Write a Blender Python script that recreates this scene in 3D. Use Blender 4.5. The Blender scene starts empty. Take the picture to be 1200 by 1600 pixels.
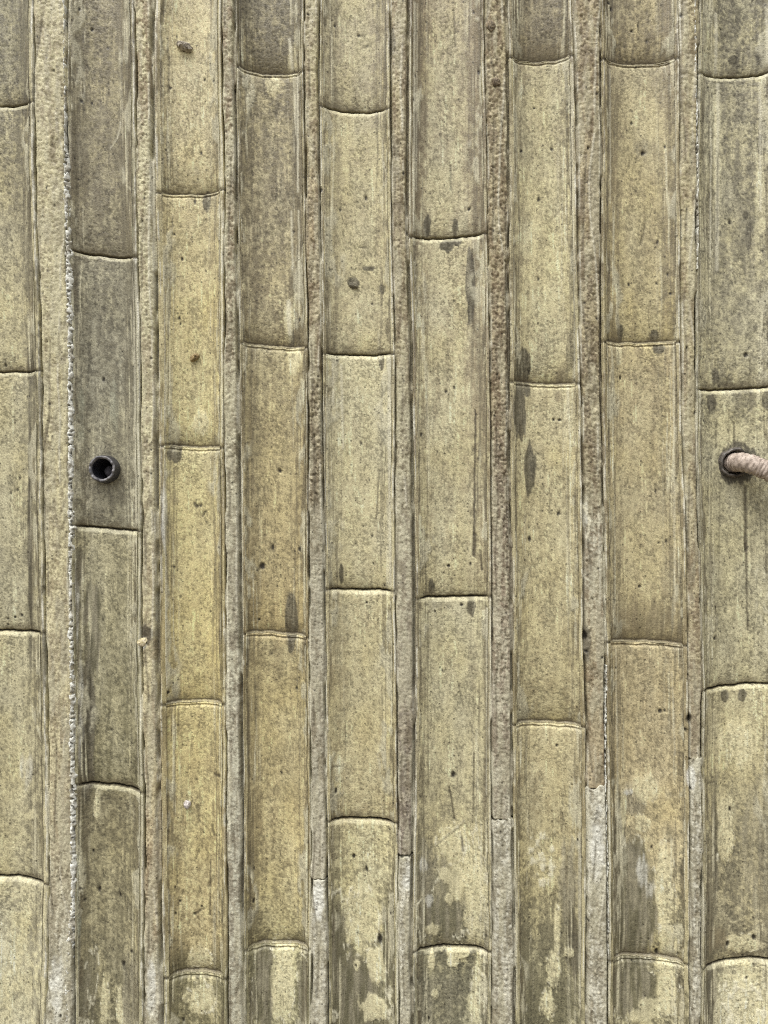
import bpy, math, random
import numpy as np
from mathutils import Vector

# ------------------------------------------------------------------ camera, sky, sun, exposure
scene = bpy.context.scene
ZC = 1.55                 # height of the camera above the ground (m)
CAM_D = 1.20              # distance of the camera from the face of the wall (m)
cam_data = bpy.data.cameras.new("camera")
cam_data.sensor_fit = 'VERTICAL'
cam_data.sensor_height = 24.0
cam_data.lens = 24.0 * CAM_D / 1.6
cam_data.clip_start = 0.02
cam_data.clip_end = 2000.0
cam = bpy.data.objects.new("camera", cam_data)
cam.location = (0.0, -CAM_D, ZC)
cam.rotation_euler = (math.radians(90), 0, 0)
scene.collection.objects.link(cam)
scene.camera = cam

SUN_EL, SUN_AZ = math.radians(64), math.radians(214)      # high, in front of the wall, from the left
world = bpy.data.worlds.new("World")
scene.world = world
world.use_nodes = True
wn = world.node_tree
bg = wn.nodes["Background"]
sky = wn.nodes.new("ShaderNodeTexSky")
sky.sky_type = 'NISHITA'
sky.sun_disc = False
sky.sun_elevation = SUN_EL
sky.sun_rotation = SUN_AZ
sky.air_density = 1.0
sky.dust_density = 6.0
sky.ozone_density = 1.0
hs = wn.nodes.new("ShaderNodeHueSaturation")              # veiled, overcast sky
hs.inputs['Saturation'].default_value = 0.25
wn.links.new(sky.outputs[0], hs.inputs['Color'])
wn.links.new(hs.outputs[0], bg.inputs['Color'])
bg.inputs['Strength'].default_value = 0.15
sun_data = bpy.data.lights.new("sun", 'SUN')
sun_data.energy = 1.5
sun_data.angle = math.radians(28)
sun_data.color = (1.0, 0.97, 0.92)
sun = bpy.data.objects.new("sun", sun_data)
sdir = Vector((math.sin(SUN_AZ) * math.cos(SUN_EL), math.cos(SUN_AZ) * math.cos(SUN_EL), math.sin(SUN_EL)))
sun.rotation_euler = sdir.to_track_quat('Z', 'Y').to_euler()
sun.location = (-2, -4, 6)
scene.collection.objects.link(sun)
vs = scene.view_settings
vs.view_transform = 'Standard'
vs.look = 'None'
vs.gamma = 1.0
vs.use_curve_mapping = False
vs.exposure = 0.46
scene.cycles.max_bounces = 5
scene.cycles.diffuse_bounces = 3
scene.cycles.pixel_filter_type = 'BLACKMAN_HARRIS'
scene.cycles.filter_width = 1.1
scene.cycles.use_denoising = False
def albedo(c):
    """measured colours to base colours: cement is greyer than the eye takes it to be"""
    l = (c * np.array([.3, .6, .1])).sum(-1, keepdims=True)
    return (l + (c - l) * .82) * np.array([0.955, 0.985, 0.985])

# ------------------------------------------------------------------ noise and paint helpers
U32 = np.uint32
def _hash(ix, iy, seed):
    n = ix.astype(U32) * U32(374761393) + iy.astype(U32) * U32(668265263) + U32((seed * 2246822519) & 0xffffffff)
    n = (n ^ (n >> U32(13))) * U32(1274126177)
    n = (n ^ (n >> U32(15))) * U32(2654435761)
    return ((n ^ (n >> U32(16))).astype(np.float32)) * np.float32(1.0 / 4294967296.0)
def vnoise(x, y, seed):
    fx = np.floor(x); fy = np.floor(y)
    tx = (x - fx); ty = (y - fy)
    tx = tx * tx * (3 - 2 * tx); ty = ty * ty * (3 - 2 * ty)
    ix = fx.astype(np.int64); iy = fy.astype(np.int64)
    a = _hash(ix, iy, seed); b = _hash(ix + 1, iy, seed)
    c = _hash(ix, iy + 1, seed); d = _hash(ix + 1, iy + 1, seed)
    return (a + (b - a) * tx) * (1 - ty) + (c + (d - c) * tx) * ty
def fbm(x, y, seed, octv=3, gain=0.5):
    s = 0.0; a = 1.0; tot = 0.0
    for o in range(octv):
        s = s + a * vnoise(x * (2.03 ** o) + 17.3 * o, y * (2.03 ** o) - 9.1 * o, seed + 31 * o)
        tot += a; a *= gain
    return s / tot
def uni(n, k=0.085):
    return 1.0 / (1.0 + np.exp(-(n - 0.5) / k))
def sstep(a, b, x):
    t = np.clip((x - a) / (b - a), 0, 1)
    return t * t * (3 - 2 * t)
def lin(c):
    c = np.asarray(c, dtype=np.float64) / 255.0
    return np.where(c <= 0.04045, c / 12.92, ((c + 0.055) / 1.055) ** 2.4)
def mix(a, b, m):
    return a + (b - a) * m[..., None]
def poly(pts, y):
    p = np.array(pts, dtype=np.float64)
    return np.interp(y, p[:, 0], p[:, 1])
def keyed(keys, idx, y):
    ys = [k[0] for k in keys]
    v = np.array([k[idx] for k in keys], dtype=np.float64)
    if v.ndim == 1:
        return np.interp(y, ys, v)
    v = lin(v)
    return np.stack([np.interp(y, ys, v[:, i]) for i in range(3)], -1)

# ------------------------------------------------------------------ materials
def wall_material():
    m = bpy.data.materials.new("weathered_concrete")
    m.use_nodes = True
    nt = m.node_tree; N = nt.nodes; L = nt.links
    b = N["Principled BSDF"]
    at = N.new("ShaderNodeAttribute"); at.attribute_name = "tint"
    ar = N.new("ShaderNodeAttribute"); ar.attribute_name = "gloss"
    tc = N.new("ShaderNodeTexCoord")
    n1 = N.new("ShaderNodeTexNoise"); n1.inputs['Scale'].default_value = 520; n1.inputs['Detail'].default_value = 3
    n1.inputs['Roughness'].default_value = 0.65
    L.new(tc.outputs['Object'], n1.inputs['Vector'])
    mr = N.new("ShaderNodeMapRange")
    mr.inputs['From Min'].default_value = 0.30; mr.inputs['From Max'].default_value = 0.70
    mr.inputs['To Min'].default_value = 0.70; mr.inputs['To Max'].default_value = 1.24
    L.new(n1.outputs['Fac'], mr.inputs['Value'])
    mx = N.new("ShaderNodeMix"); mx.data_type = 'RGBA'; mx.blend_type = 'MULTIPLY'
    mx.inputs['Factor'].default_value = 1.0
    L.new(at.outputs['Color'], mx.inputs['A']); L.new(mr.outputs['Result'], mx.inputs['B'])
    vo = N.new("ShaderNodeTexVoronoi"); vo.inputs['Scale'].default_value = 135; vo.inputs['Randomness'].default_value = 1.0
    L.new(tc.outputs['Object'], vo.inputs['Vector'])
    sx = N.new("ShaderNodeSeparateColor"); L.new(vo.outputs['Color'], sx.inputs['Color'])
    th = N.new("ShaderNodeMapRange")                       # only some cells hold a pore, of unequal size
    th.inputs['From Min'].default_value = 0.45; th.inputs['From Max'].default_value = 1.0
    th.inputs['To Min'].default_value = 0.0; th.inputs['To Max'].default_value = 0.24
    L.new(sx.outputs['Red'], th.inputs['Value'])
    lt = N.new("ShaderNodeMath"); lt.operation = 'LESS_THAN'
    L.new(vo.outputs['Distance'], lt.inputs[0]); L.new(th.outputs['Result'], lt.inputs[1])
    pm = N.new("ShaderNodeMath"); pm.operation = 'MULTIPLY'; pm.inputs[1].default_value = 0.62
    L.new(lt.outputs[0], pm.inputs[0])
    px_ = N.new("ShaderNodeMix"); px_.data_type = 'RGBA'
    L.new(pm.outputs[0], px_.inputs['Factor']); L.new(mx.outputs['Result'], px_.inputs['A'])
    px_.inputs['B'].default_value = (0.030, 0.024, 0.014, 1)
    L.new(px_.outputs['Result'], b.inputs['Base Color'])
    L.new(ar.outputs['Fac'], b.inputs['Roughness'])
    n2 = N.new("ShaderNodeTexNoise"); n2.inputs['Scale'].default_value = 380; n2.inputs['Detail'].default_value = 4
    L.new(tc.outputs['Object'], n2.inputs['Vector'])
    bp = N.new("ShaderNodeBump"); bp.inputs['Strength'].default_value = 0.55; bp.inputs['Distance'].default_value = 0.0012
    L.new(n2.outputs['Fac'], bp.inputs['Height'])
    L.new(bp.outputs['Normal'], b.inputs['Normal'])
    b.inputs['Specular IOR Level'].default_value = 0.4
    return m
M_WALL = wall_material()

def simple_material(name, c1, c2, scale, rough, bump=0.0, spec=0.4, stretch=(1, 1, 1)):
    m = bpy.data.materials.new(name)
    m.use_nodes = True
    nt = m.node_tree; N = nt.nodes; L = nt.links
    b = N["Principled BSDF"]
    tc = N.new("ShaderNodeTexCoord")
    mp = N.new("ShaderNodeMapping"); mp.inputs['Scale'].default_value = stretch
    n = N.new("ShaderNodeTexNoise"); n.inputs['Scale'].default_value = scale; n.inputs['Detail'].default_value = 5
    n.inputs['Roughness'].default_value = 0.6
    cr = N.new("ShaderNodeValToRGB")
    cr.color_ramp.elements[0].position = 0.36; cr.color_ramp.elements[1].position = 0.64
    cr.color_ramp.elements[0].color = (*lin(c1), 1); cr.color_ramp.elements[1].color = (*lin(c2), 1)
    L.new(tc.outputs['Object'], mp.inputs['Vector']); L.new(mp.outputs[0], n.inputs['Vector'])
    L.new(n.outputs['Fac'], cr.inputs['Fac']); L.new(cr.outputs['Color'], b.inputs['Base Color'])
    b.inputs['Roughness'].default_value = rough
    b.inputs['Specular IOR Level'].default_value = spec
    if bump:
        bp = N.new("ShaderNodeBump"); bp.inputs['Strength'].default_value = 0.6; bp.inputs['Distance'].default_value = bump
        L.new(n.outputs['Fac'], bp.inputs['Height']); L.new(bp.outputs['Normal'], b.inputs['Normal'])
    return m

# ------------------------------------------------------------------ mesh helpers
def link(o, parent=None):
    scene.collection.objects.link(o)
    if parent is not None:
        o.parent = parent
    return o
BACK = 0.056
def grid_object(name, X, Y, Z, col, gloss, parent, hole=None, mat=None):
    """One solid relief block: front face from a grid (row 0 on top), sides carried back into the wall."""
    nz, nx = X.shape
    front = np.stack([X, Y, Z], -1).reshape(-1, 3)
    idx = np.arange(nz * nx).reshape(nz, nx)
    ring = np.concatenate([idx[0, :], idx[1:, -1], idx[-1, -2::-1], idx[-2:0:-1, 0]])
    back = front[ring].copy(); back[:, 1] = BACK
    v = np.concatenate([front, back])
    q = np.stack([idx[:-1, :-1], idx[1:, :-1], idx[1:, 1:], idx[:-1, 1:]], -1).reshape(-1, 4)
    if hole is not None:
        hx, hz, hr = hole
        c = front[q].mean(1)
        q = q[np.hypot(c[:, 0] - hx, c[:, 2] - hz) > hr]
    k = len(ring); r2 = np.arange(k) + nz * nx
    sk = np.stack([ring, np.roll(ring, -1), np.roll(r2, -1), r2], -1)
    nq = len(q)
    q = np.concatenate([q, sk]).astype(np.int32)
    me = bpy.data.meshes.new(name)
    me.vertices.add(len(v)); me.vertices.foreach_set("co", v.astype(np.float32).ravel())
    me.loops.add(q.size); me.loops.foreach_set("vertex_index", q.ravel())
    me.polygons.add(len(q)); me.polygons.foreach_set("loop_start", np.arange(0, q.size, 4, dtype=np.int32))
    sm = np.zeros(len(q), dtype=bool); sm[:nq] = True
    me.polygons.foreach_set("use_smooth", sm)
    me.update(calc_edges=True)
    c4 = np.ones((len(v), 4), dtype=np.float32)
    cc = np.clip(albedo(col.reshape(-1, 3)), 0.004, 0.80)
    c4[:nz * nx, :3] = cc; c4[nz * nx:, :3] = cc[ring]
    a = me.attributes.new("tint", 'FLOAT_COLOR', 'POINT'); a.data.foreach_set("color", c4.ravel())
    g = np.full(len(v), 0.8, dtype=np.float32); g[:nz * nx] = np.clip(gloss, 0.2, 1).ravel()
    a = me.attributes.new("gloss", 'FLOAT', 'POINT'); a.data.foreach_set("value", g)
    me.materials.append(mat or M_WALL)
    return link(bpy.data.objects.new(name, me), parent)

def py_of(z): return 800.0 - (z - ZC) * 1000.0
def z_of(py): return ZC + (800.0 - py) / 1000.0
def x_of(px): return (px - 600.0) / 1000.0

# ------------------------------------------------------------------ what the wall looks like (mm, from its measured layout)
cream = (212, 201, 155); buff = (192, 180, 134); yel = (198, 180, 120); grey = (160, 152, 124)
brown = (120, 106, 78); olive = (108, 103, 73); dgrey = (116, 108, 84); tan = (172, 154, 110)
pale = (196, 190, 172); white = (216, 212, 200); rust = (142, 116, 86); cool = (128, 122, 108)

# keys: y, light colour, film colour, film cover, extra cover left side, right side
COLS = [
 dict(id='A', L=[(0, -66), (1600, -42)], R=[(0, 51), (265, 53), (530, 63), (800, 66), (1060, 71), (1375, 75), (1600, 69)],
      nodes=[(160, 162), (580, 580), (987, 989), (1372, 1380)], style='groove', lw=(7, 10), lipc=(200, 188, 146),
      keys=[(-700, grey, dgrey, .5, 0, .2), (0, (172, 163, 124), dgrey, .62, 0, .3), (300, buff, (122, 112, 84), .55, 0, .35), (600, buff, dgrey, .40, 0, .5),
            (900, (182, 172, 132), dgrey, .34, 0, .5), (1300, buff, dgrey, .34, 0, .4), (1500, cream, grey, .30, 0, .3), (2350, grey, olive, .5, 0, 0)]),
 dict(id='B', L=[(0, 105), (390, 104), (530, 111), (820, 111), (1060, 114), (1228, 115), (1600, 116)],
      R=[(0, 209), (400, 213), (530, 218), (828, 220), (1060, 220), (1234, 224), (1600, 223)],
      nodes=[(392, 403), (822, 830), (1226, 1237), (1668, 1674)], style='groove', lw=(5, 8), lipc=(170, 163, 130),
      keys=[(-700, grey, dgrey, .6, 0, .2), (0, (172, 160, 120), (122, 110, 80), .62, .2, .45), (390, (168, 158, 122), (122, 111, 84), .62, .1, .4), (410, (166, 158, 126), dgrey, .60, .1, .3),
            (820, (170, 163, 132), (126, 118, 94), .55, .1, .1), (840, (176, 166, 126), (120, 112, 80), .48, .1, .1), (1230, (168, 158, 116), (114, 107, 74), .58, .2, .1),
            (1250, (160, 149, 108), (124, 114, 82), .58, .1, .1), (1500, (166, 155, 114), (122, 114, 84), .52, .1, .1), (1600, (184, 174, 130), (116, 109, 80), .62, .1, .1), (2350, grey, olive, .6, 0, 0)]),
 dict(id='C', L=[(0, 240), (300, 241), (530, 247), (700, 247), (1060, 249), (1600, 254)],
      R=[(0, 344), (300, 350), (530, 349), (700, 350), (1060, 352), (1525, 354), (1600, 356)],
      nodes=[(303, 298), (697, 700), (1100, 1100), (1527, 1527)], style='ridge', lw=(9, 7), lipc=(188, 178, 138),
      keys=[(-700, buff, brown, .4, 0, .2), (0, (202, 187, 138), (150, 134, 96), .40, .1, .1), (300, (202, 186, 134), (152, 136, 96), .40, .1, .2), (500, (206, 188, 124), (158, 140, 94), .34, .2, .3),
            (700, (204, 190, 132), (156, 140, 98), .38, .2, .3), (1000, (202, 184, 118), (158, 140, 90), .40, .3, .3), (1300, (200, 183, 122), (152, 134, 90), .42, .2, .1),
            (1470, (196, 178, 122), (142, 126, 84), .45, .1, .1), (1530, (190, 178, 130), (122, 114, 78), .70, .1, .1), (2350, grey, olive, .6, 0, 0)]),
 dict(id='D', L=[(0, 369), (112, 369), (540, 373), (990, 379), (1478, 382), (1600, 384)],
      R=[(0, 474), (112, 474), (540, 480), (990, 482), (1478, 486), (1600, 485)],
      nodes=[(107, 114), (537, 544), (990, 996), (1482, 1482)], style='ridge', lw=(5, 5), lipc=(160, 150, 118),
      keys=[(-700, grey, dgrey, .6, 0, .2), (0, (170, 158, 118), (112, 102, 76), .66, .1, .2), (110, (186, 172, 126), (118, 106, 76), .60, .1, .35), (530, (192, 178, 132), (120, 106, 76), .54, .1, .35),
            (545, (180, 166, 118), (128, 114, 80), .50, .2, .3), (990, (190, 170, 112), (134, 116, 76), .46, .2, .3), (1010, (186, 170, 116), (132, 116, 78), .50, .3, .1), (1300, (196, 178, 120), (138, 122, 82), .38, .4, .1),
            (1470, (194, 180, 124), (126, 116, 80), .42, .2, .1), (1490, (204, 194, 142), (112, 106, 74), .55, .1, .1), (2350, grey, olive, .6, 0, 0)]),
 dict(id='E', L=[(0, 501), (172, 500), (555, 504), (920, 508), (1282, 511), (1600, 514)],
      R=[(0, 608), (172, 609), (555, 616), (920, 617), (1282, 621), (1600, 622)],
      nodes=[(168, 172), (553, 554), (921, 924), (1282, 1285), (1672, 1672)], style='groove', lw=(5, 6), lipc=(196, 184, 140),
      keys=[(-700, buff, brown, .4, 0, .2), (0, (190, 178, 134), (136, 122, 90), .46, .2, .25), (170, (188, 176, 132), (134, 120, 90), .5, .3, .35), (180, (192, 180, 134), (144, 130, 96), .42, .3, .2),
            (550, (194, 182, 138), (150, 136, 100), .36, .2, .1), (560, (198, 187, 142), (156, 144, 108), .32, .25, .0), (920, (194, 182, 138), (150, 138, 104), .36, .2, .0), (930, (192, 180, 134), (150, 136, 98), .42, .25, .1),
            (1280, (190, 176, 126), (146, 130, 92), .44, .2, .1), (1290, (200, 188, 138), (150, 138, 100), .36, .3, .1), (1450, (200, 188, 138), (116, 110, 80), .40, .4, .3),
            (1520, (184, 174, 130), (112, 106, 76), .85, .1, .1), (2350, grey, olive, .7, 0, 0)]),
 dict(id='F', L=[(0, 640), (370, 639), (530, 645), (930, 650), (1060, 650), (1480, 645), (1600, 648)],
      R=[(0, 757), (370, 762), (530, 765), (930, 769), (1060, 767), (1480, 769), (1600, 768)],
      nodes=[(372, 366), (935, 932), (1486, 1486)], style='groove', lw=(6, 6), lipc=(170, 158, 122),
      keys=[(-700, buff, brown, .4, .2, .2), (0, (182, 168, 126), (120, 104, 76), .50, .6, .6), (120, (188, 176, 132), (122, 105, 76), .40, .7, .65), (366, (194, 182, 138), (122, 105, 76), .34, .7, .7),
            (378, (196, 184, 140), (136, 120, 90), .34, .3, .55), (700, (194, 182, 136), (140, 124, 92), .36, .1, .5), (925, (190, 178, 132), (134, 120, 88), .42, .1, .4), (940, (190, 180, 138), (144, 132, 102), .42, .1, .1),
            (1290, (190, 178, 132), (138, 128, 98), .38, .2, .0), (1360, (188, 176, 130), (122, 118, 94), .45, .3, .0), (1480, (186, 174, 126), (106, 101, 76), .68, .1, -.1), (1530, (182, 174, 134), (118, 113, 88), .75, .1, -.1), (2350, grey, olive, .7, 0, 0)]),
 dict(id='G', L=[(0, 794), (92, 796), (597, 799), (1060, 803), (1132, 803), (1600, 808)],
      R=[(0, 894), (92, 898), (597, 907), (1060, 913), (1132, 917), (1600, 916)],
      nodes=[(92, 90), (597, 601), (1132, 1135), (1690, 1692)], style='ridge', lw=(6, 7), lipc=(180, 168, 128),
      keys=[(-700, tan, brown, .5, .2, .2), (0, (170, 156, 114), (116, 104, 76), .62, .1, .1), (90, (166, 152, 110), (116, 103, 75), .66, .1, .1), (98, (188, 176, 130), (136, 122, 88), .50, .3, .2),
            (300, (194, 182, 134), (144, 130, 94), .36, .35, .1), (595, (192, 180, 132), (142, 128, 92), .38, .3, .1), (610, (194, 181, 134), (142, 128, 92), .38, .2, .1), (1130, (186, 172, 122), (138, 122, 84), .46, .1, .1),
            (1140, (190, 176, 128), (142, 126, 88), .42, .1, .1), (1330, (188, 174, 124), (138, 124, 86), .48, .1, .2), (1450, (188, 176, 128), (126, 118, 88), .58, .2, .2), (1600, (186, 176, 130), (114, 108, 78), .66, .2, .1), (2350, grey, olive, .7, 0, 0)]),
 dict(id='H', L=[(0, 939), (95, 942), (535, 942), (1005, 948), (1500, 953), (1600, 953)],
      R=[(0, 1061), (95, 1063), (535, 1065), (1005, 1076), (1500, 1078), (1600, 1078)],
      nodes=[(95, 95), (535, 535), (1003, 1008), (1500, 1504)], style='ridge', lw=(7, 7), lipc=(172, 160, 122),
      keys=[(-700, tan, brown, .5, .2, .2), (0, (178, 164, 120), (116, 103, 76), .52, .5, .45), (92, (176, 160, 114), (116, 103, 76), .56, .5, .4), (100, (188, 174, 128), (130, 115, 82), .42, .4, .4),
            (530, (188, 172, 118), (132, 116, 80), .42, .35, .3), (545, (188, 172, 122), (138, 121, 86), .42, .2, .1), (920, (182, 168, 122), (140, 124, 90), .48, .1, .1), (1000, (172, 156, 108), (130, 114, 78), .56, .1, .1),
            (1010, (184, 168, 122), (138, 122, 86), .48, .2, .1), (1230, (190, 172, 124), (140, 124, 86), .42, .2, .1), (1330, (196, 178, 128), (118, 111, 84), .46, .3, .0), (1480, (196, 182, 128), (108, 101, 74), .55, .4, -.1),
            (1600, (196, 184, 136), (110, 103, 76), .45, .2, 0), (2350, grey, olive, .7, 0, 0)]),
 dict(id='I', L=[(0, 1095), (118, 1094), (608, 1089), (1073, 1101), (1505, 1099), (1600, 1097)],
      R=[(0, 1212), (800, 1216), (1600, 1219)],
      nodes=[(116, 114), (609, 605), (1078, 1069), (1512, 1500)], style='groove', lw=(5, 6), lipc=(160, 152, 120),
      keys=[(-700, grey, dgrey, .5, 0, .2), (0, (182, 172, 130), (118, 110, 86), .62, -.3, .1), (118, (190, 180, 138), (124, 116, 94), .60, -.3, 0), (600, (184, 174, 134), (130, 122, 98), .52, -.1, 0),
            (615, (190, 180, 136), (122, 114, 88), .58, 0, 0), (720, (186, 176, 134), (132, 124, 98), .50, .1, 0), (1070, (184, 174, 132), (134, 124, 92), .48, .2, 0), (1080, (194, 182, 136), (138, 126, 92), .42, .3, 0),
            (1250, (196, 182, 132), (134, 126, 98), .48, .2, .1), (1490, (182, 170, 128), (126, 117, 90), .60, .2, .1), (1515, (214, 202, 152), (138, 130, 100), .25, .6, 0), (1600, (214, 202, 154), (138, 130, 100), .25, .6, 0), (2350, grey, olive, .6, 0, 0)]),
]
# strips of mortar between columns: y, light, dark, dark cover, roughness (mm), proud (mm); then height of the paler repair and lime bead
STRIPS = [
 dict(keys=[(-700, buff, tan, .4, 1, 0), (0, (194, 184, 148), (156, 142, 112), .45, .8, 0), (500, (196, 186, 148), (152, 140, 108), .40, .6, 0), (900, (196, 184, 142), (152, 138, 104), .40, .6, 0),
            (1300, (190, 178, 140), (150, 134, 104), .45, .8, 0), (1400, (192, 182, 152), (156, 144, 116), .42, .8, 0), (1480, (196, 190, 170), (150, 141, 118), .50, .9, 0), (2350, grey, olive, .5, 1, 0)], repair=None, bead=(-11, 7), gl=2, gr=4),
 dict(keys=[(-700, buff, tan, .4, 1, 0), (0, (192, 182, 146), (142, 122, 92), .50, 2.2, 0), (350, (196, 188, 154), (150, 136, 108), .40, 1.6, 0), (600, (196, 187, 150), (156, 142, 112), .34, .8, 0),
            (1200, (190, 176, 134), (152, 134, 100), .44, .8, 0), (1360, (184, 166, 128), (142, 122, 92), .55, 1.8, 0), (1455, (190, 178, 142), (152, 134, 104), .5, 1.2, 0), (1510, (196, 189, 168), (148, 137, 112), .50, .9, 0), (2350, grey, olive, .5, 1, 0)], repair=None, gl=2, gr=7),
 dict(keys=[(-700, buff, tan, .4, 1, 0), (0, (190, 182, 150), (140, 122, 96), .50, 1.6, 0), (300, (186, 178, 150), (132, 112, 84), .55, 1.8, 0), (650, (180, 172, 146), (124, 112, 88), .50, 1.3, 0),
            (1050, (186, 180, 156), (132, 122, 102), .45, .8, 0), (1400, (190, 185, 164), (138, 128, 108), .45, .8, 0), (2350, grey, olive, .5, 1, 0)], repair=None, gl=2, gr=6),
 dict(keys=[(-700, buff, tan, .4, 1, 0), (0, (186, 176, 138), (150, 136, 104), .45, .8, 0), (150, (180, 168, 130), (142, 124, 94), .50, 1.4, 0), (380, (172, 154, 120), (130, 110, 82), .55, 2.2, 0), (560, (174, 164, 134), (124, 108, 82), .50, .8, 0),
            (590, (172, 160, 130), (112, 98, 74), .62, 3.2, 0), (780, (170, 156, 126), (112, 98, 74), .60, 3.2, 0), (800, (172, 164, 140), (140, 130, 106), .45, .7, 0), (1370, (170, 162, 140), (138, 128, 108), .45, .7, 0), (2350, grey, olive, .5, 1, 0)], repair=1374, gl=3, gr=4),
 dict(keys=[(-700, buff, tan, .4, 1, 0), (0, (180, 168, 132), (136, 116, 86), .50, 1.2, 0), (250, (172, 158, 124), (124, 108, 80), .58, 1.8, 0), (520, (168, 156, 124), (122, 106, 80), .55, 1.2, 0), (640, (178, 170, 142), (136, 126, 102), .45, .8, 0),
            (1000, (176, 168, 142), (138, 126, 104), .45, .9, 0), (1080, (168, 156, 130), (124, 112, 94), .55, 1.4, 0), (1330, (152, 140, 122), (116, 102, 90), .55, 1.4, 0), (2350, grey, olive, .5, 1, 0)], repair=1336, gl=3, gr=6),
 dict(keys=[(-700, buff, tan, .4, 1, 0), (0, (176, 162, 126), (124, 106, 80), .55, 2.6, 0), (250, (172, 158, 124), (128, 110, 82), .52, 2.8, 0), (560, (164, 148, 116), (118, 100, 76), .60, 3.0, 0), (800, (164, 152, 126), (118, 100, 80), .56, 2.4, 0),
            (1000, (176, 166, 140), (138, 122, 100), .5, 2.0, 0), (1280, (180, 172, 148), (136, 124, 104), .5, 1.6, 0), (2350, grey, olive, .5, 1, 0)], repair=1280, gl=3, gr=6),
 dict(keys=[(-700, buff, tan, .4, 1, 0), (0, (170, 154, 118), (122, 104, 78), .58, 1.8, 0), (300, (166, 150, 114), (120, 103, 76), .62, 1.5, 0), (600, (162, 148, 114), (116, 101, 76), .60, 2.4, 0), (760, (166, 154, 122), (124, 108, 82), .55, 2.0, 0),
            (850, (184, 178, 158), (140, 126, 102), .5, 1.0, 0), (1000, (174, 162, 130), (132, 114, 84), .52, 1.2, 0), (1230, (166, 148, 112), (132, 112, 82), .52, 1.0, 0), (2350, grey, olive, .5, 1, 0)], repair=1232, gl=4, gr=5),
 dict(keys=[(-700, buff, tan, .4, 1, 0), (0, (180, 168, 132), (136, 120, 90), .50, 1.8, 0), (250, (186, 174, 136), (146, 130, 100), .45, 1.0, 0), (600, (182, 170, 132), (140, 124, 94), .48, 1.2, 0), (900, (172, 158, 120), (132, 114, 84), .55, .9, 0),
            (1180, (164, 150, 118), (130, 114, 88), .55, .8, 0), (2350, grey, olive, .5, 1, 0)], repair=1186, gl=2, gr=4),
]
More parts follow.
